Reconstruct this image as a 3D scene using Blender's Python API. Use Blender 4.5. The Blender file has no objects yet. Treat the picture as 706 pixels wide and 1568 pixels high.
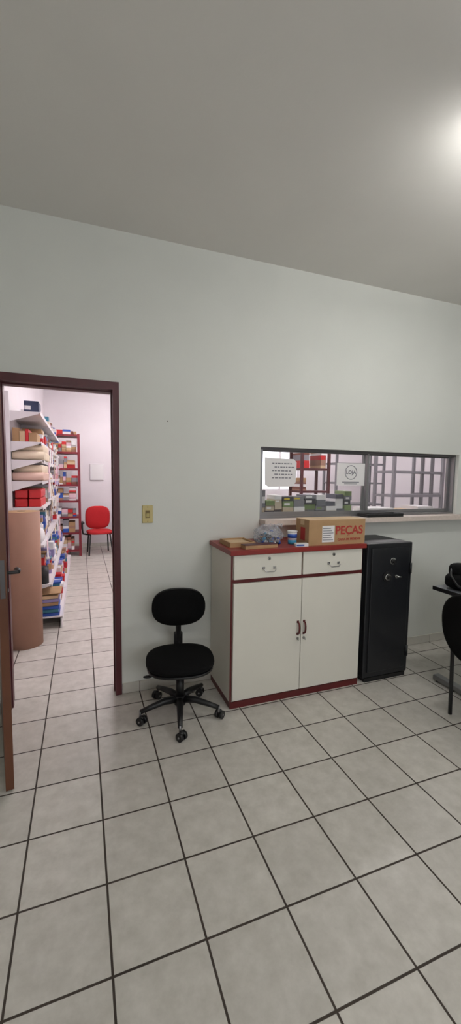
import bpy, bmesh, math, random
from mathutils import Vector, Matrix, Euler
random.seed(7)
scn=bpy.context.scene
scn.view_settings.view_transform='Standard'
scn.view_settings.look='None'
scn.view_settings.exposure=0
scn.view_settings.gamma=1
ZOOM=None

# ---------------------------------------------------------------- materials
def lin(c):
    return tuple(((v/255)/12.92 if v/255<=0.04045 else ((v/255+0.055)/1.055)**2.4) for v in c)+(1,)
_m={}
def mat(name,rgb,rough=.6,metal=0,noise=0.0,nscale=20,bump=0.0,bscale=200,spec=.5,emit=0,trans=0,alpha=1):
    if name in _m: return _m[name]
    m=bpy.data.materials.new(name); m.use_nodes=True
    nt=m.node_tree; b=nt.nodes['Principled BSDF']
    c=lin(rgb)
    b.inputs['Roughness'].default_value=rough
    b.inputs['Metallic'].default_value=metal
    b.inputs['Specular IOR Level'].default_value=spec
    b.inputs['Base Color'].default_value=c
    tc=nt.nodes.new('ShaderNodeTexCoord')
    if noise>0:
        n=nt.nodes.new('ShaderNodeTexNoise'); n.inputs['Scale'].default_value=nscale; n.inputs['Detail'].default_value=4
        nt.links.new(tc.outputs['Object'],n.inputs['Vector'])
        r=nt.nodes.new('ShaderNodeValToRGB')
        r.color_ramp.elements[0].position=.3; r.color_ramp.elements[1].position=.7
        r.color_ramp.elements[0].color=tuple(v*(1-noise) for v in c[:3])+(1,)
        r.color_ramp.elements[1].color=tuple(min(1,v*(1+noise)) for v in c[:3])+(1,)
        nt.links.new(n.outputs['Fac'],r.inputs['Fac']); nt.links.new(r.outputs['Color'],b.inputs['Base Color'])
    if bump>0:
        n2=nt.nodes.new('ShaderNodeTexNoise'); n2.inputs['Scale'].default_value=bscale
        nt.links.new(tc.outputs['Object'],n2.inputs['Vector'])
        bp=nt.nodes.new('ShaderNodeBump'); bp.inputs['Strength'].default_value=bump; bp.inputs['Distance'].default_value=.003
        nt.links.new(n2.outputs['Fac'],bp.inputs['Height']); nt.links.new(bp.outputs['Normal'],b.inputs['Normal'])
    if emit>0:
        b.inputs['Emission Color'].default_value=c; b.inputs['Emission Strength'].default_value=emit
    if trans>0: b.inputs['Transmission Weight'].default_value=trans
    _m[name]=m; return m

def floor_mat():
    m=bpy.data.materials.new('ceramic_tiles'); m.use_nodes=True
    nt=m.node_tree; N=nt.nodes.new; L=nt.links.new; b=nt.nodes['Principled BSDF']
    tc=N('ShaderNodeTexCoord'); sx=N('ShaderNodeSeparateXYZ'); L(tc.outputs['Object'],sx.inputs[0])
    def math_(op,a,bv=None,c=None):
        n=N('ShaderNodeMath'); n.operation=op
        for i,v in enumerate((a,bv,c)):
            if v is None: continue
            if isinstance(v,(int,float)): n.inputs[i].default_value=v
            else: L(v,n.inputs[i])
        return n.outputs[0]
    T=.298
    u=math_('DIVIDE',math_('SUBTRACT',sx.outputs[0],.063),T); v=math_('DIVIDE',math_('ADD',sx.outputs[1],1.636),T)
    fu=math_('FLOOR',u); fv=math_('FLOOR',v)
    du=math_('ABSOLUTE',math_('SUBTRACT',math_('SUBTRACT',u,fu),.5)); dv=math_('ABSOLUTE',math_('SUBTRACT',math_('SUBTRACT',v,fv),.5))
    mx=math_('MAXIMUM',du,dv)
    mr=N('ShaderNodeMapRange'); mr.interpolation_type='SMOOTHSTEP'; L(mx,mr.inputs[0])
    mr.inputs[1].default_value=.484; mr.inputs[2].default_value=.490
    cmb=N('ShaderNodeCombineXYZ'); L(fu,cmb.inputs[0]); L(fv,cmb.inputs[1])
    wn=N('ShaderNodeTexWhiteNoise'); L(cmb.outputs[0],wn.inputs['Vector'])
    addv=N('ShaderNodeVectorMath'); addv.operation='ADD'; L(tc.outputs['Object'],addv.inputs[0]); L(wn.outputs['Color'],addv.inputs[1])
    n1=N('ShaderNodeTexNoise'); n1.inputs['Scale'].default_value=14; n1.inputs['Detail'].default_value=6; n1.inputs['Roughness'].default_value=.65
    L(addv.outputs[0],n1.inputs['Vector'])
    r1=N('ShaderNodeValToRGB'); r1.color_ramp.elements[0].position=.3; r1.color_ramp.elements[1].position=.72
    r1.color_ramp.elements[0].color=lin((188,184,175)); r1.color_ramp.elements[1].color=lin((211,207,199))
    L(n1.outputs['Fac'],r1.inputs[0])
    hs=N('ShaderNodeHueSaturation'); L(r1.outputs[0],hs.inputs['Color'])
    L(math_('MULTIPLY_ADD',wn.outputs['Value'],.10,.94),hs.inputs['Value'])
    n3=N('ShaderNodeTexNoise'); n3.inputs['Scale'].default_value=3.; L(tc.outputs['Object'],n3.inputs['Vector'])
    r3=N('ShaderNodeValToRGB'); r3.color_ramp.elements[0].color=lin((44,37,32)); r3.color_ramp.elements[1].color=lin((76,66,58))
    L(n3.outputs['Fac'],r3.inputs[0])
    mix=N('ShaderNodeMix'); mix.data_type='RGBA'; L(mr.outputs[0],mix.inputs['Factor']); L(hs.outputs[0],mix.inputs[6]); L(r3.outputs[0],mix.inputs[7])
    L(mix.outputs[2],b.inputs['Base Color'])
    L(math_('MULTIPLY_ADD',mr.outputs[0],.45,.36),b.inputs['Roughness'])
    b.inputs['Specular IOR Level'].default_value=.4
    bp=N('ShaderNodeBump'); bp.inputs['Strength'].default_value=.5; bp.inputs['Distance'].default_value=.002; bp.invert=True
    L(mr.outputs[0],bp.inputs['Height']); L(bp.outputs[0],b.inputs['Normal'])
    return m
def glass_mat():
    m=bpy.data.materials.new('window_glass'); m.use_nodes=True; nt=m.node_tree; nt.nodes.clear()
    o=nt.nodes.new('ShaderNodeOutputMaterial'); t=nt.nodes.new('ShaderNodeBsdfTransparent'); g=nt.nodes.new('ShaderNodeBsdfGlossy')
    g.inputs['Roughness'].default_value=.02; t.inputs[0].default_value=(.96,.97,.97,1)
    mx=nt.nodes.new('ShaderNodeMixShader'); mx.inputs[0].default_value=.06
    nt.links.new(t.outputs[0],mx.inputs[1]); nt.links.new(g.outputs[0],mx.inputs[2]); nt.links.new(mx.outputs[0],o.inputs[0]); return m
def film_mat():
    m=bpy.data.materials.new('clear_plastic_film'); m.use_nodes=True; nt=m.node_tree; nt.nodes.clear()
    o=nt.nodes.new('ShaderNodeOutputMaterial'); t=nt.nodes.new('ShaderNodeBsdfTransparent'); g=nt.nodes.new('ShaderNodeBsdfPrincipled')
    g.inputs['Base Color'].default_value=lin((205,210,220)); g.inputs['Roughness'].default_value=.15
    n=nt.nodes.new('ShaderNodeTexNoise'); n.inputs['Scale'].default_value=30
    mr=nt.nodes.new('ShaderNodeMapRange'); nt.links.new(n.outputs['Fac'],mr.inputs[0]); mr.inputs[1].default_value=.35; mr.inputs[2].default_value=.75
    mr.inputs[3].default_value=.05; mr.inputs[4].default_value=.6
    mx=nt.nodes.new('ShaderNodeMixShader'); nt.links.new(mr.outputs[0],mx.inputs[0])
    nt.links.new(t.outputs[0],mx.inputs[1]); nt.links.new(g.outputs[0],mx.inputs[2]); nt.links.new(mx.outputs[0],o.inputs[0]); return m
def emit_mat(name,rgb,s):
    m=bpy.data.materials.new(name); m.use_nodes=True; nt=m.node_tree; nt.nodes.clear()
    o=nt.nodes.new('ShaderNodeOutputMaterial'); e=nt.nodes.new('ShaderNodeEmission'); e.inputs[0].default_value=lin(rgb); e.inputs[1].default_value=s
    nt.links.new(e.outputs[0],o.inputs[0]); return m

WALL=mat('wall_paint',(217,219,213),.75,noise=.02,nscale=2.5,bump=.12,bscale=90,spec=.25)
CEIL=mat('ceiling_paint',(226,224,219),.8,noise=.02,nscale=2,bump=.1,bscale=80,spec=.2)
PINK=mat('rear_wall_paint',(232,226,229),.8,noise=.02,nscale=3,spec=.2)
PCEIL=mat('rear_ceiling_paint',(236,232,234),.8,noise=.01,nscale=3,spec=.2)
FLOOR=floor_mat()
SKIRT=mat('skirting_ceramic',(196,193,184),.4,noise=.06,nscale=12)
GROUT=mat('grout',(88,78,68),.9)
MAROON=mat('maroon_painted_wood',(78,28,34),.45,noise=.12,nscale=9)
DOORWOOD=mat('varnished_door_wood',(100,60,40),.4,noise=.18,nscale=5)
RED=mat('red_laminate',(134,38,32),.4,noise=.05,nscale=8)
RED2=mat('dark_red_edging',(94,26,28),.4,noise=.05,nscale=8)
CREAM=mat('cream_laminate',(222,219,208),.42,noise=.015,nscale=4)
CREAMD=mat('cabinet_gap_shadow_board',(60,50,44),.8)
CHROME=mat('chrome',(205,205,205),.22,1)
STEEL=mat('aluminium',(150,150,152),.35,.85)
ALUD=mat('aluminium_dark',(98,96,98),.4,.6)
BLACKP=mat('black_plastic',(18,18,20),.45)
BLACKF=mat('black_fabric',(12,12,13),.9,noise=.25,nscale=160,bump=.3,bscale=400,spec=.15)
SAFE=mat('safe_black_enamel',(18,20,25),.4,noise=.1,nscale=30,bump=.15,bscale=150)
SAFE2=mat('safe_dark_seam',(8,8,10),.6)
CARD=mat('cardboard',(172,138,100),.8,noise=.06,nscale=12)
CARDL=mat('cardboard_light',(205,178,142),.8,noise=.05,nscale=12)
KRAFT=mat('kraft_paper',(156,118,98),.7,noise=.05,nscale=6)
REDINK=mat('red_ink',(170,52,46),.7)
WHITE=mat('white_paper',(232,230,230),.7)
WMETAL=mat('white_enamel_metal',(226,222,224),.4)
GREYM=mat('grey_rack_metal',(138,136,142),.5,.2)
YEL=mat('yellow_label',(214,190,60),.6)
SWC=mat('ivory_plastic',(192,176,118),.4)
SWD=mat('ivory_dark',(120,100,55),.5)
BLUE=mat('blue_ink_plastic',(40,80,165),.4)
TEAL=mat('teal_label',(60,150,190),.4)
REDP=mat('red_wrap',(190,30,34),.45)
REDF=mat('red_upholstery',(180,28,34),.85,noise=.05,nscale=60)
REDM=mat('red_metal',(120,28,40),.45)
GLASS=glass_mat(); FILM=film_mat()
GREYT=mat('grey_ink',(120,120,128),.7)
STONE=mat('counter_stone',(214,200,190),.35,noise=.06,nscale=40)
TUBE=emit_mat('fluorescent_tube_lit',(255,253,250),48)
TUBE2=emit_mat('fluorescent_tube_back',(255,248,250),135)
SKYP=emit_mat('daylight_frosted_pane',(250,246,255),2.6)
GREEND=mat('olive_label',(120,140,90),.6)
DESK=mat('desk_grey_laminate',(104,108,112),.35)

# ---------------------------------------------------------------- mesh builder
class MB:
    def __init__(s): s.bm=bmesh.new(); s.mats=[]
    def mi(s,m):
        if m not in s.mats: s.mats.append(m)
        return s.mats.index(m)
    def _fin(s,verts,m,smooth=False,M=None):
        fs=set()
        for v in verts:
            for f in v.link_faces: fs.add(f)
        k=s.mi(m)
        for f in fs: f.material_index=k; f.smooth=smooth
        if M is not None: bmesh.ops.transform(s.bm,matrix=M,verts=verts)
    def box(s,lo,hi,m,rot=None,bev=0):
        lo=Vector(lo);hi=Vector(hi);c=(lo+hi)/2;d=hi-lo
        vs=bmesh.ops.create_cube(s.bm,size=1)['verts']
        bmesh.ops.scale(s.bm,vec=d,verts=vs)
        s._fin(vs,m)
        if bev>0:
            es=list({e for v in vs for e in v.link_edges})
            r=bmesh.ops.bevel(s.bm,geom=es,offset=bev,segments=2,affect='EDGES',profile=.5)
            vs=list({v for f in r['faces'] for v in f.verts}|{v for v in vs if v.is_valid})
            k=s.mi(m)
            for v in vs:
                for f in v.link_faces: f.material_index=k
        M=Matrix.Translation(c)
        if rot is not None: M=M@Euler(rot).to_matrix().to_4x4()
        bmesh.ops.transform(s.bm,matrix=M,verts=vs)
        return s
    def cyl(s,p0,p1,r,m,seg=20,r2=None,smooth=True):
        p0=Vector(p0);p1=Vector(p1);d=p1-p0
        vs=bmesh.ops.create_cone(s.bm,cap_ends=True,segments=seg,radius1=r,radius2=r if r2 is None else r2,depth=d.length)['verts']
        M=Matrix.Translation((p0+p1)/2)@d.to_track_quat('Z','Y').to_matrix().to_4x4()
        s._fin(vs,m,False,M)
        if smooth:
            for f in {f for v in vs for f in v.link_faces}:
                if len(f.verts)==4: f.smooth=True
        return s
    def ell(s,c,rad,m,rot=None,seg=20):
        vs=bmesh.ops.create_uvsphere(s.bm,u_segments=seg,v_segments=max(8,seg//2),radius=1)['verts']
        bmesh.ops.scale(s.bm,vec=Vector(rad),verts=vs)
        M=Matrix.Translation(c)
        if rot is not None: M=M@Euler(rot).to_matrix().to_4x4()
        s._fin(vs,m,True,M); return s
    def pad(s,c,half,m,n=3.0,rot=None,dish=0,pz=4.0,front=0):
        """superellipse cushion: half=(x,y,z)"""
        vs=bmesh.ops.create_uvsphere(s.bm,u_segments=40,v_segments=20,radius=1)['verts']
        for v in vs:
            x,y,z=v.co
            th=math.atan2(y,x); rr=math.hypot(x,y)
            ca,sa=math.cos(th),math.sin(th)
            k=(abs(ca)**n+abs(sa)**n)**(-1/n)
            ph=math.atan2(z,rr); kp=(abs(math.cos(ph))**pz+abs(math.sin(ph))**pz)**(-1/pz)
            R=math.cos(ph)*kp; Z=math.sin(ph)*kp
            X=ca*k*R; Y=sa*k*R
            v.co=(X*half[0]*(1+front*Y),Y*half[1],Z*half[2]+dish*(X*X+0.3*Y*Y))
        M=Matrix.Translation(c)
        if rot is not None: M=M@Euler(rot).to_matrix().to_4x4()
        s._fin(vs,m,True,M); return s
    def path(s,pts,r,m,seg=10):
        pts=[Vector(p) for p in pts]
        rings=[]
        prev=None
        for i,p in enumerate(pts):
            if i==0: t=pts[1]-p
            elif i==len(pts)-1: t=p-pts[i-1]
            else: t=(pts[i+1]-pts[i-1])
            t.normalize()
            if prev is None:
                a=Vector((0,0,1)) if abs(t.z)<.9 else Vector((1,0,0))
                nrm=t.cross(a).normalized()
            else: nrm=(prev-t*prev.dot(t)).normalized()
            prev=nrm; bn=t.cross(nrm)
            rr=r[i] if isinstance(r,(list,tuple)) else r
            rings.append([s.bm.verts.new(p+(nrm*math.cos(2*math.pi*j/seg)+bn*math.sin(2*math.pi*j/seg))*rr) for j in range(seg)])
        k=s.mi(m)
        for a,b in zip(rings,rings[1:]):
            for j in range(seg):
                f=s.bm.faces.new((a[j],a[(j+1)%seg],b[(j+1)%seg],b[j])); f.material_index=k; f.smooth=True
        for rg in (rings[0],rings[-1]):
            f=s.bm.faces.new(rg); f.material_index=k
        return s
    def torus(s,c,R,r,m,axis='Y',seg=28,ms=10,a0=0,a1=2*math.pi):
        pts=[]
        for i in range(seg+1):
            a=a0+(a1-a0)*i/seg
            u,v=R*math.cos(a),R*math.sin(a)
            pts.append(Vector(c)+{'Y':Vector((u,0,v)),'X':Vector((0,u,v)),'Z':Vector((u,v,0))}[axis])
        return s.path(pts,r,m,ms)
    def prism(s,poly,y0,y1,m):
        """poly in xz extruded over y"""
        a=[s.bm.verts.new((x,y0,z)) for x,z in poly]; b=[s.bm.verts.new((x,y1,z)) for x,z in poly]
        k=s.mi(m); n=len(poly)
        fs=[s.bm.faces.new(a),s.bm.faces.new(b[::-1])]
        for i in range(n): fs.append(s.bm.faces.new((a[i],b[i],b[(i+1)%n],a[(i+1)%n])))
        for f in fs: f.material_index=k
        return s
    def obj(s,name,loc=(0,0,0),rot=(0,0,0),bevel=0,parent=None):
        bmesh.ops.recalc_face_normals(s.bm,faces=s.bm.faces)
        me=bpy.data.meshes.new(name); s.bm.to_mesh(me); s.bm.free()
        for m in s.mats: me.materials.append(m)
        o=bpy.data.objects.new(name,me); bpy.context.collection.objects.link(o)
        o.location=loc; o.rotation_euler=rot
        if bevel>0:
            b=o.modifiers.new('bevel','BEVEL'); b.width=bevel; b.segments=2; b.limit_method='ANGLE'; b.angle_limit=math.radians(50)
        if parent: o.parent=parent
        return o
def text(name,body,size,m,loc,rot,parent=None,ext=.0006,align='CENTER'):
    cu=bpy.data.curves.new(name,'FONT'); cu.body=body; cu.size=size; cu.extrude=ext; cu.align_x=align; cu.align_y='CENTER'
    cu.offset=size*.02
    cu.materials.append(m); o=bpy.data.objects.new(name,cu); bpy.context.collection.objects.link(o)
    o.location=loc; o.rotation_euler=rot
    if parent: o.parent=parent
    return o

# ---------------------------------------------------------------- room shell
XL,XR,YB=-1.35,4.4,-4.6
CH=3.075; WT=.15
RXL,RXR,RY=-.68,7.2,6.25; RCH=3.22
b=MB(); b.box((XL-.15,YB-.15,-.1),(RXR+.15,RY+.15,0),FLOOR); b.obj('floor')
b=MB(); b.box((XL-.15,YB-.15,CH),(XR+.15,0,CH+.12),CEIL); b.obj('ceiling')
b=MB(); b.box((RXL-.15,WT,RCH),(RXR+.15,RY+.15,RCH+.1),PCEIL); b.obj('ceiling_stock_room')
# dividing wall with openings (door, window); front side paint / rear side paint
DX0,DX1,DZ=-.50,.24,2.13     # rough opening of the door
WX0,WX1,WZ0,WZ1=1.27,3.29,1.205,1.755
def wallseg(b,x0,x1,z0,z1):
    b.box((x0,0,z0),(x1,WT-.01,z1),WALL); b.box((x0,WT-.01,z0),(x1,WT,z1),PINK)
b=MB()
wallseg(b,XL-.15,DX0,0,RCH+.1); wallseg(b,DX0,DX1,DZ,RCH+.1); wallseg(b,DX1,WX0,0,RCH+.1)
wallseg(b,WX0,WX1,0,WZ0-.04); wallseg(b,WX0,WX1,WZ1,RCH+.1); wallseg(b,WX1,RXR+.15,0,RCH+.1)
b.obj('wall_north')
b=MB(); b.box((XL-.15,YB,0),(XL,0,CH),WALL); b.obj('wall_west')
b=MB(); b.box((XR,YB,0),(XR+.15,0,CH),WALL); b.obj('wall_east')
# south wall with an opening; unseen glowing pane added there as fill light
SWX0,SWX1,SWZ0,SWZ1=.2,2.8,1.0,2.4
b=MB()
for lo,hi in [((XL-.15,YB-.15,0),(SWX0,YB,CH)),((SWX1,YB-.15,0),(XR+.15,YB,CH)),((SWX0,YB-.15,0),(SWX1,YB,SWZ0)),((SWX0,YB-.15,SWZ1),(SWX1,YB,CH))]: b.box(lo,hi,WALL)
b.obj('wall_south')
FILLP=emit_mat('fill_light_pane',(248,249,255),3.2)
b=MB(); b.box((SWX0,YB-.10,SWZ0),(SWX1,YB-.09,SWZ1),FILLP)
for k in range(4):
    x=SWX0+(SWX1-SWX0-.04)*k/3; b.box((x,YB-.09,SWZ0+.04),(x+.04,YB-.05,SWZ1-.04),STEEL)
for z in (SWZ0,SWZ1-.04): b.box((SWX0,YB-.09,z),(SWX1,YB-.05,z+.04),STEEL)
b.obj('added_fill_window')
b=MB(); b.box((RXL-.15,WT,0),(RXL,RY,RCH),PINK); b.obj('wall_stock_room_west')
b=MB(); b.box((RXR,WT,0),(RXR+.15,RY,RCH),PINK); b.obj('wall_stock_room_east')
# rear wall with window opening
EX0,EX1,EZ0,EZ1=4.15,5.2,1.2,2.35
b=MB()
for lo,hi in [((RXL-.15,RY,0),(EX0,RY+.15,RCH)),((EX1,RY,0),(RXR+.15,RY+.15,RCH)),((EX0,RY,0),(EX1,RY+.15,EZ0)),((EX0,RY,EZ1),(EX1,RY+.15,RCH))]:
    b.box(lo,hi,PINK)
b.obj('wall_stock_room_north')
b=MB(); b.box((EX0,RY+.06,EZ0),(EX1,RY+.08,EZ1),SKYP)
for x in (EX0,(EX0+EX1)/2-.02,EX1-.04): b.box((x,RY+.02,EZ0+.04),(x+.04,RY+.06,EZ1-.04),WMETAL)
for z in (EZ0,EZ1-.04): b.box((EX0,RY+.02,z),(EX1,RY+.06,z+.04),WMETAL)
b.obj('window_2')
# skirting (ceramic) in pieces with grout gaps
def skirt(name,x0,x1,y):
    b=MB(); x=x0
    g0=.063
    cuts=[x0]+[g0+.298*k for k in range(-10,40) if x0+.02<g0+.298*k<x1-.02]+[x1]
    for a,c in zip(cuts,cuts[1:]): b.box((a+.0015,y-.008,.003),(c-.0015,y,.075),SKIRT)
    b.box((x0,y-.004,0),(x1,y,.073),GROUT)
    return b.obj(name)
skirt('baseboard_north_1',DX1+.005,XR,0); skirt('baseboard_north_2',XL,DX0-.005,0)
skirt('baseboard_stock_room_north',RXL,RXR,RY)
# door frame
b=MB()
for x0,x1 in ((DX0,DX0+.05),(DX1-.04,DX1)): b.box((x0,-.012,0),(x1,WT+.012,DZ),MAROON)
b.box((DX0+.05,-.012,DZ-.05),(DX1-.04,WT+.012,DZ),MAROON)
# rebate stops
b.box((DX0+.05,.05,0),(DX0+.058,.09,DZ-.05),MAROON); b.box((DX1-.048,.05,0),(DX1-.04,.09,DZ-.05),MAROON); b.box((DX0+.058,.05,DZ-.058),(DX1-.048,.09,DZ-.05),MAROON)
b.obj('trim_1_door_frame')
# door leaf (opened into the room), local: x along leaf from hinge, y thickness
hx,hy=-.462,-.03; fx,fy=-.330,-.722
L=math.hypot(fx-hx,fy-hy); ang=math.atan2(fy-hy,fx-hx)
b=MB(); b.box((0,-.036,.008),(L,0,2.085),DOORWOOD)
for z in (.25,1.05,1.85): b.cyl((.0,.004,z-.04),(0,.004,z+.04),.007,STEEL,12)
# lock plates both faces + levers, edge plate
for sgn,y in ((1,0),(-1,-.036)):
    b.box((L-.085,min(y,y+sgn*.004),.93),(L-.045,max(y,y+sgn*.004),1.11),BLACKP)
    yy=y+sgn*.05
    b.cyl((L-.065,y,1.055),(L-.065,yy,1.055),.009,BLACKP,12)
    b.path([(L-.065,yy,1.055),(L-.10,yy+sgn*.004,1.057),(L-.15,yy,1.053),(L-.175,yy-sgn*.008,1.047)],[.010,.010,.009,.006],BLACKP)
    b.cyl((L-.065,y,.97),(L-.065,y+sgn*.008,.97),.009,STEEL,12)
b.box((L,-.028,.95),(L+.002,-.008,1.13),ALUD)
b.obj('door_1',(hx,hy,0),(0,0,ang),bevel=.002)

# service window frame + counter
b=MB()
y0,y1=.035,.115
F=.018; FW=.018
b.box((WX0,y0,WZ1-F),(WX1,y1,WZ1),ALUD); b.box((WX0,y0,WZ0),(WX1,y1,WZ0+F),STEEL)
b.box((WX0,y0,WZ0+F),(WX0+FW,y1,WZ1-F),STEEL); b.box((WX1-FW,y0,WZ0+F),(WX1,y1,WZ1-F),STEEL)
def sash(x0,x1,y):
    z0,z1=WZ0+F,WZ1-F; w=.022
    b.box((x0,y,z0),(x0+w,y+.022,z1),STEEL); b.box((x1-w,y,z0),(x1,y+.022,z1),STEEL)
    b.box((x0+w,y,z0),(x1-w,y+.022,z0+.03),STEEL); b.box((x0+w,y,z1-.012),(x1-w,y+.022,z1),ALUD)
    b.box((x0+w,y+.009,z0+.03),(x1-w,y+.013,z1-.012),GLASS)
sash(WX0+FW,2.312,.045); sash(2.278,WX1-FW,.08)
b.obj('window_1')
b=MB(); b.box((WX0+.003,-.10,WZ0-.04),(WX1-.003,.50,WZ0),STONE)
b.box((WX1-.003,-.10,WZ0-.04),(3.75,-.003,WZ0),STONE)
b.obj('trim_2_window_counter')
# papers on the glass
sg=MB(); YG=.044
sg.prism([(1.325,1.68),(1.35,1.675),(1.58,1.67),(1.605,1.645),(1.60,1.49),(1.575,1.455),(1.36,1.45),(1.33,1.47)],YG-.001,YG,WHITE)
for i in range(5):
    z=1.63-.028*i
    x=1.39+(.02 if i%2 else 0)
    while x<1.56:
        w=random.uniform(.012,.03); sg.box((x,YG-.0018,z),(x+w,YG-.001,z+.008),GREYT); x+=w+.008
sg.obj('printed_notice')
sg=MB(); sg.box((1.985,YG-.001,1.465),(2.265,YG,1.652),WHITE)
sg.torus((2.125,YG-.0015,1.575),.058,.003,GREYT,'Y',36,6)
sg.box((2.04,YG-.0018,1.49),(2.21,YG-.001,1.497),GREYT); sg.box((2.06,YG-.0018,1.478),(2.19,YG-.001,1.483),GREYT)
o=sg.obj('shop_logo_sign')
text('sign_lettering','LOJA',.045,GREYT,(2.125,YG-.0022,1.575),(math.pi/2,0,0),o)

# light switch
b=MB(); b.box((.387,-.008,1.2),(.459,0,1.322),SWC,bev=.003); b.box((.408,-.010,1.235),(.438,-.007,1.287),SWD); b.box((.413,-.016,1.24),(.433,-.008,1.268),SWC,rot=(.25,0,0))
b.cyl((.423,-.009,1.212),(.423,-.0075,1.212),.003,SWD,8); b.cyl((.423,-.009,1.31),(.423,-.0075,1.31),.003,SWD,8)
b.obj('light_switch')
b=MB(); b.cyl((.56,0,1.90),(.56,-.004,1.90),.004,CREAMD,8); b.obj('wall_nail')

# ---------------------------------------------------------------- cabinet
CX0,CX1,CY0,CY1,CZ=.885,1.900,-.425,-.012,1.06
b=MB(); t=.018
b.box((CX0,CY0+.004,.045),(CX0+t,CY1,CZ-.032),CREAM)
b.box((CX1-t,CY0+.004,.045),(CX1,CY1,CZ-.032),CREAM)
b.box((CX0+t,CY1-.01,.045),(CX1-t,CY1,CZ-.032),CREAM)
b.box((CX0,CY0,.045),(CX0+.012,CY0+.004,CZ-.032),RED2); b.box((CX1-.012,CY0,.045),(CX1,CY0+.004,CZ-.032),RED2)
b.box((CX0+t,CY0+.01,.045),(CX1-t,CY1-.01,.065),RED2)
# plinth + top
b.box((CX0+.002,CY0-.002,.0),(CX1-.002,CY1,.045),RED2)
b.box((CX0-.015,CY0-.03,CZ-.032),(CX1+.012,CY1+.008,CZ),RED,bev=.003)
# rails
ZD=.855
b.box((CX0+.012,CY0,ZD-.012),(CX1-.012,CY0+.02,ZD+.012),RED2)
XM=(CX0+CX1)/2+.004
b.box((XM-.010,CY0,ZD+.012),(XM+.010,CY0+.02,CZ-.032),RED2)
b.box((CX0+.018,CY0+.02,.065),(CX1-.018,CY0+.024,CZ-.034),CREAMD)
# drawer fronts
for x0,x1 in ((CX0+.016,XM-.006),(XM+.006,CX1-.014)):
    b.box((x0,CY0-.014,ZD+.013),(x1,CY0+.003,CZ-.036),CREAM,bev=.0015)
    xm=(x0+x1)/2+.0
    # drop pull
    b.box((xm-.05,CY0-.018,.925),(xm-.03,CY0-.014,.942),CHROME); b.box((xm+.03,CY0-.018,.925),(xm+.05,CY0-.014,.942),CHROME)
    b.path([(xm-.04,CY0-.016,.935),(xm-.042,CY0-.034,.925),(xm-.03,CY0-.038,.912),(xm+.03,CY0-.038,.912),(xm+.042,CY0-.034,.925),(xm+.04,CY0-.016,.935)],.0035,CHROME,8)
    b.cyl((xm,CY0-.014,.995),(xm,CY0-.019,.995),.011,CHROME,16); b.box((xm-.002,CY0-.0205,.99),(xm+.002,CY0-.019,1.0),BLACKP)
# doors
for x0,x1,s in ((CX0+.014,XM-.002,1),(XM+.002,CX1-.012,-1)):
    b.box((x0,CY0-.016,.058),(x1,CY0+.002,ZD-.014),CREAM,bev=.0015)
    hxp=(x1-.022) if s==1 else (x0+.022)
    zc=.50
    b.box((hxp-.008,CY0-.019,zc+.035),(hxp+.008,CY0-.016,zc+.05),RED2); b.box((hxp-.008,CY0-.019,zc-.05),(hxp+.008,CY0-.016,zc-.035),RED2)
    b.path([(hxp,CY0-.017,zc+.043),(hxp,CY0-.034,zc+.034),(hxp,CY0-.040,zc+.012),(hxp,CY0-.040,zc-.012),(hxp,CY0-.034,zc-.034),(hxp,CY0-.017,zc-.043)],[.005,.006,.0065,.0065,.006,.005],RED2,8)
    b.cyl((hxp,CY0-.016,zc-.075),(hxp,CY0-.022,zc-.075),.010,CHROME,16); 
    b.box((hxp-.0015,CY0-.040,zc-.085),(hxp+.0015,CY0-.022,zc-.070),CHROME)
b.obj('storage_cabinet')

# things on the cabinet
ZT=CZ
b=MB()
b.box((.905,-.34,ZT),(1.095,-.12,ZT+.006),CARD)
for lo,hi in [((.91,-.335,ZT+.006),(1.09,-.325,ZT+.03)),((.91,-.135,ZT+.006),(1.09,-.125,ZT+.03)),((.91,-.325,ZT+.006),(.92,-.135,ZT+.03)),((1.08,-.325,ZT+.006),(1.09,-.135,ZT+.03))]: b.box(lo,hi,CARD)
b.box((.922,-.323,ZT+.006),(1.078,-.137,ZT+.02),CARDL)
b.obj('wooden_tray')
b=MB(); b.box((.0,.0,0),(.24,.07,.022),CARD); b.box((.0,.0,.022),(.24,.07,.026),MAROON); b.obj('flat_cardboard_sleeve',(.98,-.43,ZT),(0,0,.06))
# cardboard box
b=MB(); W,D,H=.465,.175,.178
b.box((0,0,0),(W,D,H-.003),CARD); b.box((-.001,-.001,H-.003),(W+.001,D/2-.001,H),CARDL); b.box((-.001,D/2+.001,H-.003),(W+.001,D+.001,H),CARDL)
b.box((-.0015,D/2-.025,H-.04),(-.0005,D/2+.025,H-.002),CARDL)
b.box((.105,-.0016,.02),(.205,-.0006,.135),WHITE)
for i in range(6): b.box((.11,-.0022,.034+.016*i),(.195-.01*(i%3),-.0014,.039+.016*i),GREYT)
b.box((-.001,.05,.03),(-.0003,.11,.12),REDINK)
o=b.obj('cardboard_box',(1.448,-.425,ZT))
text('box_lettering','PEÇAS',.082,REDINK,(.328,-.0015,.098),(math.pi/2,0,0),o)
text('box_small_lettering','CAIXA DE PEDIDOS',.022,REDINK,(.33,-.0015,.035),(math.pi/2,0,0),o)
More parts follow.
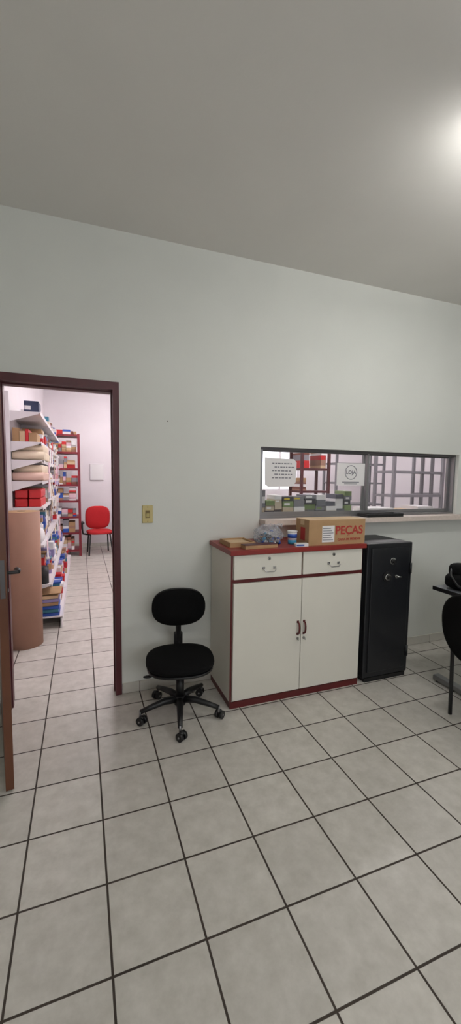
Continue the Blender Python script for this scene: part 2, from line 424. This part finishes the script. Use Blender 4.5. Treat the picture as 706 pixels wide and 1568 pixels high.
# plastic bag with stuff
b=MB()
for i in range(80):
    a=random.uniform(0,6.28); rr=math.sqrt(random.random())
    x,y=rr*.09*math.cos(a),rr*.065*math.sin(a); z=random.uniform(.014,.02+.085*(1-rr*rr))
    m=random.choice([BLUE,WHITE,BLACKP,BLACKP,CARD,GREYT,TEAL])
    v=Vector((random.uniform(-1,1),random.uniform(-1,1),random.uniform(-.5,.5))).normalized()*.018
    b.cyl(Vector((x,y,z))-v*.6,Vector((x,y,z))+v*.6,random.uniform(.006,.012),m,8)
bg=b.obj('plastic_bag_of_supplies',(1.215,-.27,ZT))
b=MB()
vs=bmesh.ops.create_uvsphere(b.bm,u_segments=40,v_segments=24,radius=1)['verts']
for v in vs:
    x,y,z=v.co
    k=1+.07*math.sin(9*x+5*z)+.06*math.sin(11*y-7*z)+.04*math.sin(23*x+17*y)
    v.co=(x*.105*k,y*.08*k,max(.002,.062+z*.075*k))
b._fin(vs,FILM,True); b.path([(.04,-.04,.12),(.055,-.05,.14),(.08,-.06,.135)],[.02,.01,.016],FILM,10)
b.obj('bag_film',parent=bg)
# plastic cup / can
b=MB(); b.cyl((0,0,0),(0,0,.03),.030,TEAL,24,.031); b.cyl((0,0,.03),(0,0,.085),.031,WHITE,24,.033); b.cyl((0,0,.045),(0,0,.072),.0335,BLUE,24); b.cyl((0,0,.085),(0,0,.094),.035,WHITE,24)
b.obj('glue_pot',(1.385,-.31,ZT))
b=MB(); b.box((0,0,0),(.09,.04,.02),WHITE); b.box((.005,-.001,.004),(.06,0,.014),BLUE); b.obj('small_paper_packet',(1.35,-.425,ZT),(0,0,-.15))

# ---------------------------------------------------------------- safe
b=MB(); SX0,SX1,SY0,SY1,SZ=1.94,2.36,-.43,-.015,1.05
b.box((SX0,SY0+.03,.03),(SX1,SY1,SZ),SAFE,bev=.012)
b.box((SX0,SY0,.03),(SX1,SY0+.035,SZ),SAFE,bev=.008)
b.box((SX0+.02,SY0-.001,0),(SX1-.02,SY1-.02,.03),SAFE2)
# door slab
b.box((SX0+.035,SY0-.012,.075),(SX1-.035,SY0+.004,SZ-.035),SAFE,bev=.005)
b.box((SX0+.030,SY0-.001,.070),(SX1-.030,SY0+.001,SZ-.030),SAFE2)
for z in (.2,.85): b.cyl((SX1-.018,SY0-.008,z-.04),(SX1-.018,SY0-.008,z+.04),.010,SAFE,14)
yd=SY0-.012
b.cyl((2.165,yd,.915),(2.165,yd-.006,.915),.026,CHROME,28); b.cyl((2.165,yd-.006,.915),(2.165,yd-.028,.915),.016,SAFE2,20,.013)
b.cyl((2.115,yd,.80),(2.115,yd-.008,.80),.038,SAFE2,32); b.cyl((2.115,yd-.008,.80),(2.115,yd-.02,.80),.028,CHROME,28,.024); b.cyl((2.115,yd-.02,.80),(2.115,yd-.034,.80),.014,SAFE2,20)
b.cyl((2.195,yd,.80),(2.195,yd-.02,.80),.012,CHROME,20); b.path([(2.195,yd-.02,.80),(2.205,yd-.026,.80),(2.225,yd-.026,.798)],.006,CHROME)
b.obj('steel_safe')

# ---------------------------------------------------------------- black task chair
b=MB()
R5=.255; CR=-10
for k in range(5):
    a=math.radians(113-CR+72*k); d=Vector((math.cos(a),math.sin(a),0)); e=d*R5
    side=Vector((-d.y,d.x,0))
    b.path([d*.025+Vector((0,0,.105)),d*.10+Vector((0,0,.108)),d*.19+Vector((0,0,.09)),e+Vector((0,0,.075))],[.024,.021,.017,.014],BLACKP,10)
    b.cyl(e+Vector((0,0,.085)),e+Vector((0,0,.045)),.008,STEEL,10)
    ca=a+random.uniform(.6,2.2); cd=Vector((math.cos(ca),math.sin(ca),0)); cs=Vector((-cd.y,cd.x,0)); w=e+cd*.012
    for sg_ in (-1,1): b.cyl(w+cs*sg_*.006+Vector((0,0,.0255)),w+cs*sg_*.025+Vector((0,0,.0255)),.0250,BLACKP,22)
    b.cyl(w-cs*.027+Vector((0,0,.0255)),w+cs*.027+Vector((0,0,.0255)),.006,STEEL,10)
    b.ell(w+Vector((0,0,.043)),(.017,.017,.014),BLACKP,seg=12)
b.cyl((0,0,.07),(0,0,.13),.036,BLACKP,24); b.cyl((0,0,.13),(0,0,.24),.026,BLACKP,20); b.cyl((0,0,.24),(0,0,.32),.014,STEEL,16)
b.box((-.075,-.09,.305),(.075,.09,.33),BLACKP,bev=.006)
b.path([(-.04,-.02,.315),(-.12,-.03,.31),(-.19,-.05,.295)],[.006,.006,.006],BLACKP,8); b.ell((-.20,-.055,.292),(.03,.014,.008),BLACKP,seg=12)
# seat shell + cushion
b.pad((0,0,.337),(.207,.200,.014),BLACKP,n=2.8)
b.pad((0,0,.368),(.214,.208,.036),BLACKF,n=2.7,pz=2.6)
# back support bar
b.path([(0,.06,.315),(0,.17,.312),(0,.225,.325),(0,.243,.36),(0,.232,.44),(0,.215,.53),(0,.207,.63)],[.02,.02,.02,.019,.019,.019,.019],BLACKP,12)
b.box((-.03,.224,.35),(.03,.262,.45),BLACKP,bev=.008)
b.pad((0,.190,.65),(.178,.130,.014),BLACKP,n=2.5,rot=(math.radians(97),0,0))
b.pad((0,.160,.65),(.178,.130,.030),BLACKF,n=2.5,rot=(math.radians(97),0,0),pz=2.4)
b.cyl((0,.22,.405),(0,.275,.405),.012,BLACKP,12); b.ell((0,.283,.405),(.02,.012,.02),BLACKP,seg=12)
b.obj('office_task_chair',(.568,-.368,0),(0,0,math.radians(CR)))

# ---------------------------------------------------------------- desk at right, with things
b=MB()
dx0,dx1,dy0,dy1,dz=2.40,3.75,-1.30,-.60,.75
b.box((dx0,dy0,dz-.025),(dx1,dy1,dz),DESK); b.box((dx0-.003,dy0,dz-.027),(dx0,dy1,dz+.001),BLACKP)
for x in (dx0+.11,dx1-.14):
    b.box((x-.012,-.98,.05),(x+.012,-.88,dz-.06),STEEL); 
    b.box((x-.03,dy0+.03,.012),(x+.03,dy1+.03,.05),STEEL,bev=.008)
    for y in (dy0+.06,dy1-.0): b.cyl((x,y,0),(x,y,.014),.018,BLACKP,14)
    b.box((x-.02,dy0+.08,dz-.06),(x+.02,dy1-.08,dz-.026),STEEL)
b.box((dx0+.13,-.90,.28),(dx1-.16,-.885,dz-.06),DESK)
b.obj('office_desk')
b=MB()
b.pad((.0,0,.055),(.20,.10,.055),BLACKF,n=2.6); b.pad((.01,.02,.115),(.17,.08,.05),BLACKF,n=2.4,rot=(0,.12,0))
b.path([(-.12,-.05,.12),(-.11,-.06,.18),(-.04,-.07,.21),(.04,-.06,.18),(.06,-.05,.12)],.010,BLACKP,8)
b.path([(-.17,-.08,.02),(-.20,-.06,.05),(-.19,.0,.10),(-.15,.03,.14)],.009,BLACKP,8)
b.box((-.10,-.098,.03),(-.02,-.090,.06),STEEL)
b.obj('black_handbag',(2.62,-.72,dz+.001))
b=MB(); b.box((0,0,0),(.20,.12,.018),GREYM); b.box((.0,.0,.018),(.20,.12,.026),YEL); b.box((.03,.02,.026),(.18,.11,.034),BLACKP)
b.obj('yellow_notebook',(2.44,-.97,dz+.001),(0,0,.15))
# black visitor chair tucked at desk
b=MB()
for sx in (-.19,.19):
    b.path([(sx,-.20,.0),(sx,-.18,.2),(sx,-.17,.44)],.012,BLACKP); b.path([(sx,.16,.0),(sx,.165,.2),(sx,.17,.42),(sx,.215,.60),(sx,.235,.76)],.012,BLACKP)
    b.path([(sx,-.17,.42),(sx,0,.425),(sx,.17,.42)],.012,BLACKP)
b.pad((0,0,.445),(.225,.215,.03),BLACKF,n=3.2)
b.pad((0,.215,.62),(.235,.22,.028),BLACKF,n=2.4,rot=(math.radians(84),0,0))
b.obj('visitor_chair',(2.37,-1.15,0),(0,0,math.radians(84)))

# tray on counter
b=MB(); b.box((0,0,0),(.38,.12,.012),BLACKP); b.box((0,0,.012),(.38,.006,.03),BLACKP); b.box((0,.114,.012),(.38,.12,.03),BLACKP); b.box((0,.006,.012),(.006,.114,.03),BLACKP); b.box((.374,.006,.012),(.38,.114,.03),BLACKP)
b.obj('black_letter_tray',(2.20,-.092,WZ0),bevel=.002)

# stacked small boxes behind the glass
b=MB(); x=1.31
cols=[GREYM,GREYT,mat('slate_box',(92,92,104),.6),mat('beige_box',(196,182,160),.7),GREEND,WHITE,mat('dark_box',(60,58,66),.6)]
while x<2.24:
    w=random.uniform(.07,.12); z=WZ0; n=random.choice([3,4,4,5])
    for i in range(n):
        h=random.uniform(.03,.055); m=random.choice(cols)
        y=.19+random.uniform(0,.03); b.box((x,y,z),(x+w-.006,y+.15,z+h),m)
        if random.random()<.5: b.box((x+.01,y-.001,z+h*.3),(x+w*.6,y,z+h*.7),random.choice([WHITE,YEL,GREEND]))
        z+=h
    x+=w
b.obj('stacked_small_boxes')
b=MB(); x=2.45
for w,h,m in [(.3,.05,WHITE),(.28,.03,CARDL),(.2,.06,WMETAL)]:
    b.box((x,.2,WZ0),(x+w-.01,.42,WZ0+h),m); x+=w
b.obj('paper_piles')

# ---------------------------------------------------------------- stock room racks seen through the window
def rack(name,x,y,w,d,h,levels,m,rz=0,stock=False,frac=.6,brace=False):
    b=MB()
    for sx in (0,w):
        for sy in (0,d):
            b.box((sx-.022,sy-.022,0),(sx+.022,sy-.014,h),m); b.box((sx-.022,sy-.014,0),(sx-.014,sy+.014,h),m)
            b.box((sx-.022,sy+.014,0),(sx+.022,sy+.022,h),m)
    for z in levels:
        b.box((-.012,-.012,z-.035),(w+.012,d+.012,z),m)
    if brace:
        sy=d
        b.cyl((0,sy,levels[0]),(w,sy,levels[-1]),.006,m,8); b.cyl((w,sy,levels[0]),(0,sy,levels[-1]),.006,m,8)
    if stock:
        pal=[CARD,CARDL,WHITE,WHITE,BLUE,REDP,KRAFT,GREYM,mat('brown_folder',(120,70,55),.7),mat('pink_paper',(225,190,200),.7)]
        for z0,z1 in zip(levels,levels[1:]+[h+.1]):
            xx=.02
            while xx<w-.08:
                bw=random.uniform(.05,.14)
                if xx+bw>w: break
                if random.random()<frac:
                    zz=z0; top=z0+(z1-z0)*random.uniform(.4,.8)
                    while zz<top-.02:
                        hh=random.uniform(.02,.08); hh=min(hh,top-zz)
                        b.box((xx,random.uniform(0,.03),zz),(xx+bw-.005,d-.02,zz+hh),random.choice(pal)); zz+=hh
                xx+=bw
    return b.obj(name,(x,y,0),(0,0,rz))
rack('grey_metal_rack',4.55,2.2,1.0,.42,2.1,[.12,.5,.9,1.28,1.66,2.08],GREYM)
rack('grey_metal_rack',5.75,2.6,1.0,.42,2.1,[.12,.5,.9,1.28,1.66,2.08],GREYM)
rack('grey_metal_rack',4.9,4.2,1.2,.45,2.2,[.12,.55,1.0,1.45,1.85,2.18],GREYM)
rack('maroon_rack',3.62,3.4,.55,.4,2.2,[.12,.5,.9,1.3,1.7,2.18],MAROON,stock=True,frac=.4)

# ---------------------------------------------------------------- white gondola shelving on the left of the stock room
GY0,GY1=1.45,4.75; GX=RXL+.01
LV=[.12,.45,.84,1.21,1.46,1.66,1.83,2.11]
b=MB()
b.box((GX,GY0,.02),(GX+.02,GY1,2.25),WMETAL)
nb=3; bl=(GY1-GY0)/nb
for i in range(nb+1):
    y=GY0+bl*i; b.box((GX+.02,y-.02,0),(GX+.06,y+.02,2.28),WMETAL)
for i in range(nb):
    ya,yb=GY0+bl*i+.006,GY0+bl*(i+1)-.006
    for j,z in enumerate(LV):
        xf=GX+(.47 if j==0 else .32 if j>1 else .38)
        b.box((GX+.02,ya,z-.012),(xf-.003,yb,z),WMETAL); b.box((xf-.003,ya,z-.03),(xf,yb,z+.004),WMETAL)
        if j:
            for yy in (ya-.001,yb-.002): b.prism([(GX+.02,z-.01),(GX+.02,z-.11),(xf-.02,z-.02),(xf-.01,z-.01)],yy,yy+.003,WMETAL)
    b.box((GX+.45,ya,0),(GX+.465,yb,.10),WMETAL)
gond=b.obj('gondola_shelving')
# stock on it
b=MB()
pal=[CARD,CARDL,WHITE,WHITE,WHITE,WHITE,BLUE,REDP,KRAFT,GREYM,mat('pink_paper',(225,190,200),.7),mat('cream_pack',(222,205,180),.7),mat('teal_pack',(60,120,140),.6),mat('lilac_pack',(150,140,185),.6)]
CRP=mat('cream_pack',(222,205,180),.7); PNK=mat('pinkish_roll',(222,188,172),.7)
def fill(y0,y1,z0,zmax,xf,p,seed):
    random.seed(seed); y=y0
    while y<y1-.05:
        w=random.uniform(.06,.2); w=min(w,y1-y); z=z0; top=z0+zmax*random.uniform(.45,.9)
        xo=xf-random.uniform(0,.06); m0=random.choice(p)
        while z<top-.012:
            h=min(random.uniform(.02,.09),top-z); b.box((GX+.07,y,z),(xo-random.uniform(0,.02),y+w-.008,z+h),m0 if random.random()<.5 else random.choice(p)); z+=h
        y+=w
ya=GY0+bl*.45
for j,z in enumerate(LV):
    zt=(LV[j+1]-z-.04) if j<len(LV)-1 else .18
    xf=GX+(.46 if j==0 else .31 if j>1 else .37)
    y_start={0:GY0+.30,1:GY0+.20,2:GY0+.48}.get(j, GY0+.80 if j in (4,5) else GY0+.62)
    if j==7: y_start=GY0+1.2
    fill(y_start,GY1-.02,z,zt,xf,pal,10+j)
# near bay, explicit
b.box((GX+.16,1.62,2.11),(GX+.29,1.85,2.235),mat('navy_box',(38,50,80),.5)); b.box((GX+.165,1.618,2.15),(GX+.22,1.62,2.19),WHITE)
b.box((GX+.10,1.95,2.11),(GX+.27,2.25,2.18),CARD); b.box((GX+.08,2.3,2.11),(GX+.27,2.6,2.2),WHITE)
for i,(x,w_,h,m) in enumerate([(.07,.06,.13,CARD),(.13,.05,.10,CARDL),(.18,.03,.12,REDP),(.21,.07,.09,CARD)]): b.box((GX+x,1.5,1.83),(GX+x+w_-.004,1.85,1.83+h),m)
# rolls lying across the shelf depth
for k in range(8):
    y=1.50+.088*k
    b.cyl((GX+.065,y,1.703),(GX+.34,y,1.703),.041,CRP,18); b.cyl((GX+.065,y+.04,1.775),(GX+.33,y+.04,1.775),.036,CRP,18)
    b.cyl((GX+.065,y,1.503),(GX+.33,y,1.503),.041,PNK,18); b.cyl((GX+.065,y+.04,1.578),(GX+.32,y+.04,1.578),.038,CRP,18)
for y in (1.5,1.68,1.86):
    for x in (0,.12):
        for zz in (0,.085): b.box((GX+.07+x,y,1.21+zz),(GX+.07+x+.11,y+.15,1.21+zz+.08),REDP,rot=(0,0,random.uniform(-.08,.08)),bev=.01)
b.ell((GX+.27,1.60,.92),(.05,.09,.08),WHITE); b.box((GX+.08,1.5,.84),(GX+.28,1.9,1.0),WHITE)
b.cyl((GX+.30,1.52,.45),(GX+.30,1.52,.62),.05,BLACKP,18); b.cyl((GX+.18,1.56,.45),(GX+.18,1.56,.66),.05,BLACKP,18)
for i in range(6): b.box((GX+.08,1.48,.12+i*.035),(GX+.44-.01*(i%2),1.72,.15+i*.035),[BLUE,mat('teal_pack',(60,120,140),.6),BLUE,CARD,mat('lilac_pack',(150,140,185),.6),CARDL][i])
b.box((GX+.08,1.47,.345),(GX+.46,1.74,.352),CARD)
random.seed(3)
for i in range(44):
    y=random.uniform(1.52,4.4); z=random.choice(LV[2:7]); w=random.uniform(.06,.16); h=random.uniform(.1,.3)
    b.box((GX+.323,y,z-h),(GX+.326,y+w,z),random.choice([WHITE,WHITE,CRP,mat('pink_paper',(225,190,200),.7)]),rot=(0,random.uniform(-.06,.06),0))
b.obj('stationery_stock',parent=gond)
# kraft paper roll
b=MB(); b.cyl((0,0,0),(0,0,1.20),.148,KRAFT,48); b.cyl((0,0,1.195),(0,0,1.2005),.14,CARD,40); b.cyl((0,0,1.19),(0,0,1.202),.035,CREAMD,20)
b.obj('kraft_paper_roll',(-.50,1.14,0))
# red shelf
rack('red_shelf',-.64,5.25,.60,.42,2.28,[.12,.45,.75,1.05,1.35,1.65,1.95,2.27],REDM,stock=True,frac=.95)
# wall panel
b=MB(); b.box((.17,RY-.03,1.42),(.45,RY,1.77),WMETAL,bev=.006); b.box((.19,RY-.034,1.44),(.43,RY-.03,1.75),WHITE); b.obj('wall_electrical_panel')
# red chair
b=MB()
b.pad((0,0,.43),(.235,.22,.04),REDF,n=3.2); b.pad((0,.20,.69),(.235,.23,.035),REDF,n=3.2,rot=(math.radians(95),0,0))
b.pad((0,.235,.69),(.22,.215,.015),BLACKP,n=3.2,rot=(math.radians(95),0,0))
b.box((-.03,.20,.36),(.03,.26,.6),BLACKP)
for s in (-1,1):
    b.path([(s*.2,.0,.38),(s*.30,.0,.40),(s*.315,-.02,.50),(s*.315,-.02,.61)],.016,BLACKP); b.box((s*.315-.03,-.15,.61),(s*.315+.03,.12,.635),BLACKP,bev=.008)
    b.path([(s*.20,.22,0),(s*.19,.19,.2),(s*.18,.16,.39)],.014,BLACKP); b.path([(s*.22,-.22,0),(s*.20,-.18,.2),(s*.18,-.15,.39)],.014,BLACKP)
    b.path([(s*.18,.16,.385),(s*.18,-.15,.385)],.014,BLACKP)
b.obj('red_armchair',(.31,5.40,0),(0,0,.1))
DKT=mat('dark_desk_top',(48,34,34),.4)
b=MB(); b.box((.74,5.3,.72),(1.8,5.95,.745),DKT)
for x in (.78,1.72): b.box((x,5.34,0),(x+.04,5.91,.72),DKT)
b.box((.82,5.7,.3),(1.72,5.715,.72),DKT); b.obj('dark_writing_desk')

# ---------------------------------------------------------------- lights (ceiling fixtures, one added for fill)
def fixture(name,x,y,z,L,tm,rz=0,drop=.062,w=.03):
    b=MB(); b.box((-L/2-.03,-w,-.03),(L/2+.03,w,0),WMETAL,bev=.004)
    for s in (-1,1):
        b.cyl((-L/2,s*.035,-drop),(L/2,s*.035,-drop),.014,tm,10)
        for e in (-1,1): b.box((e*(L/2+.012)-.012,s*.035-.018,-drop-.018),(e*(L/2+.012)+.012,s*.035+.018,-.02),WMETAL)
    return b.obj(name,(x,y,z),(0,0,rz))
fixture('added_fill_lamp',2.24,-1.55,CH,1.2,TUBE,drop=.13)
fixture('added_fill_lamp',.3,-3.7,CH,1.2,emit_mat('fill_tube_dim',(255,253,250),38),drop=.13)  # weaker out-of-view lamp, added behind the camera as fill
for x,y in ((.9,1.6),(.9,4.4),(4.2,1.9),(5.2,5.0)): fixture('stock_room_ceiling_lamp',x,y,RCH,1.2,TUBE2)

w=bpy.data.worlds.new('World'); scn.world=w; w.use_nodes=True
w.node_tree.nodes['Background'].inputs[0].default_value=(.8,.85,.9,1); w.node_tree.nodes['Background'].inputs[1].default_value=.3

# ---------------------------------------------------------------- camera
yaw,pitch,roll_=math.radians(20.40),math.radians(4.96),math.radians(-.76)
f=Vector((math.sin(yaw)*math.cos(pitch),math.cos(yaw)*math.cos(pitch),-math.sin(pitch)))
r=Vector((math.cos(yaw),-math.sin(yaw),0)); u=r.cross(f)
r2=r*math.cos(roll_)-u*math.sin(roll_); u2=u*math.cos(roll_)+r*math.sin(roll_)
M=Matrix((r2,u2,-f)).transposed().to_4x4(); M.translation=Vector((0,-2.779,1.522))
cd=bpy.data.cameras.new('camera'); cam=bpy.data.objects.new('camera',cd); bpy.context.collection.objects.link(cam)
cam.matrix_world=M; cd.sensor_fit='VERTICAL'; cd.sensor_height=36; cd.lens=613.5/1568*36; cd.clip_start=.02
if ZOOM:
    zx,zy,zk=ZOOM; cd.lens*=zk; cd.shift_x=zk*(zx-353)/1568; cd.shift_y=-zk*(zy-784)/1568
scn.camera=cam
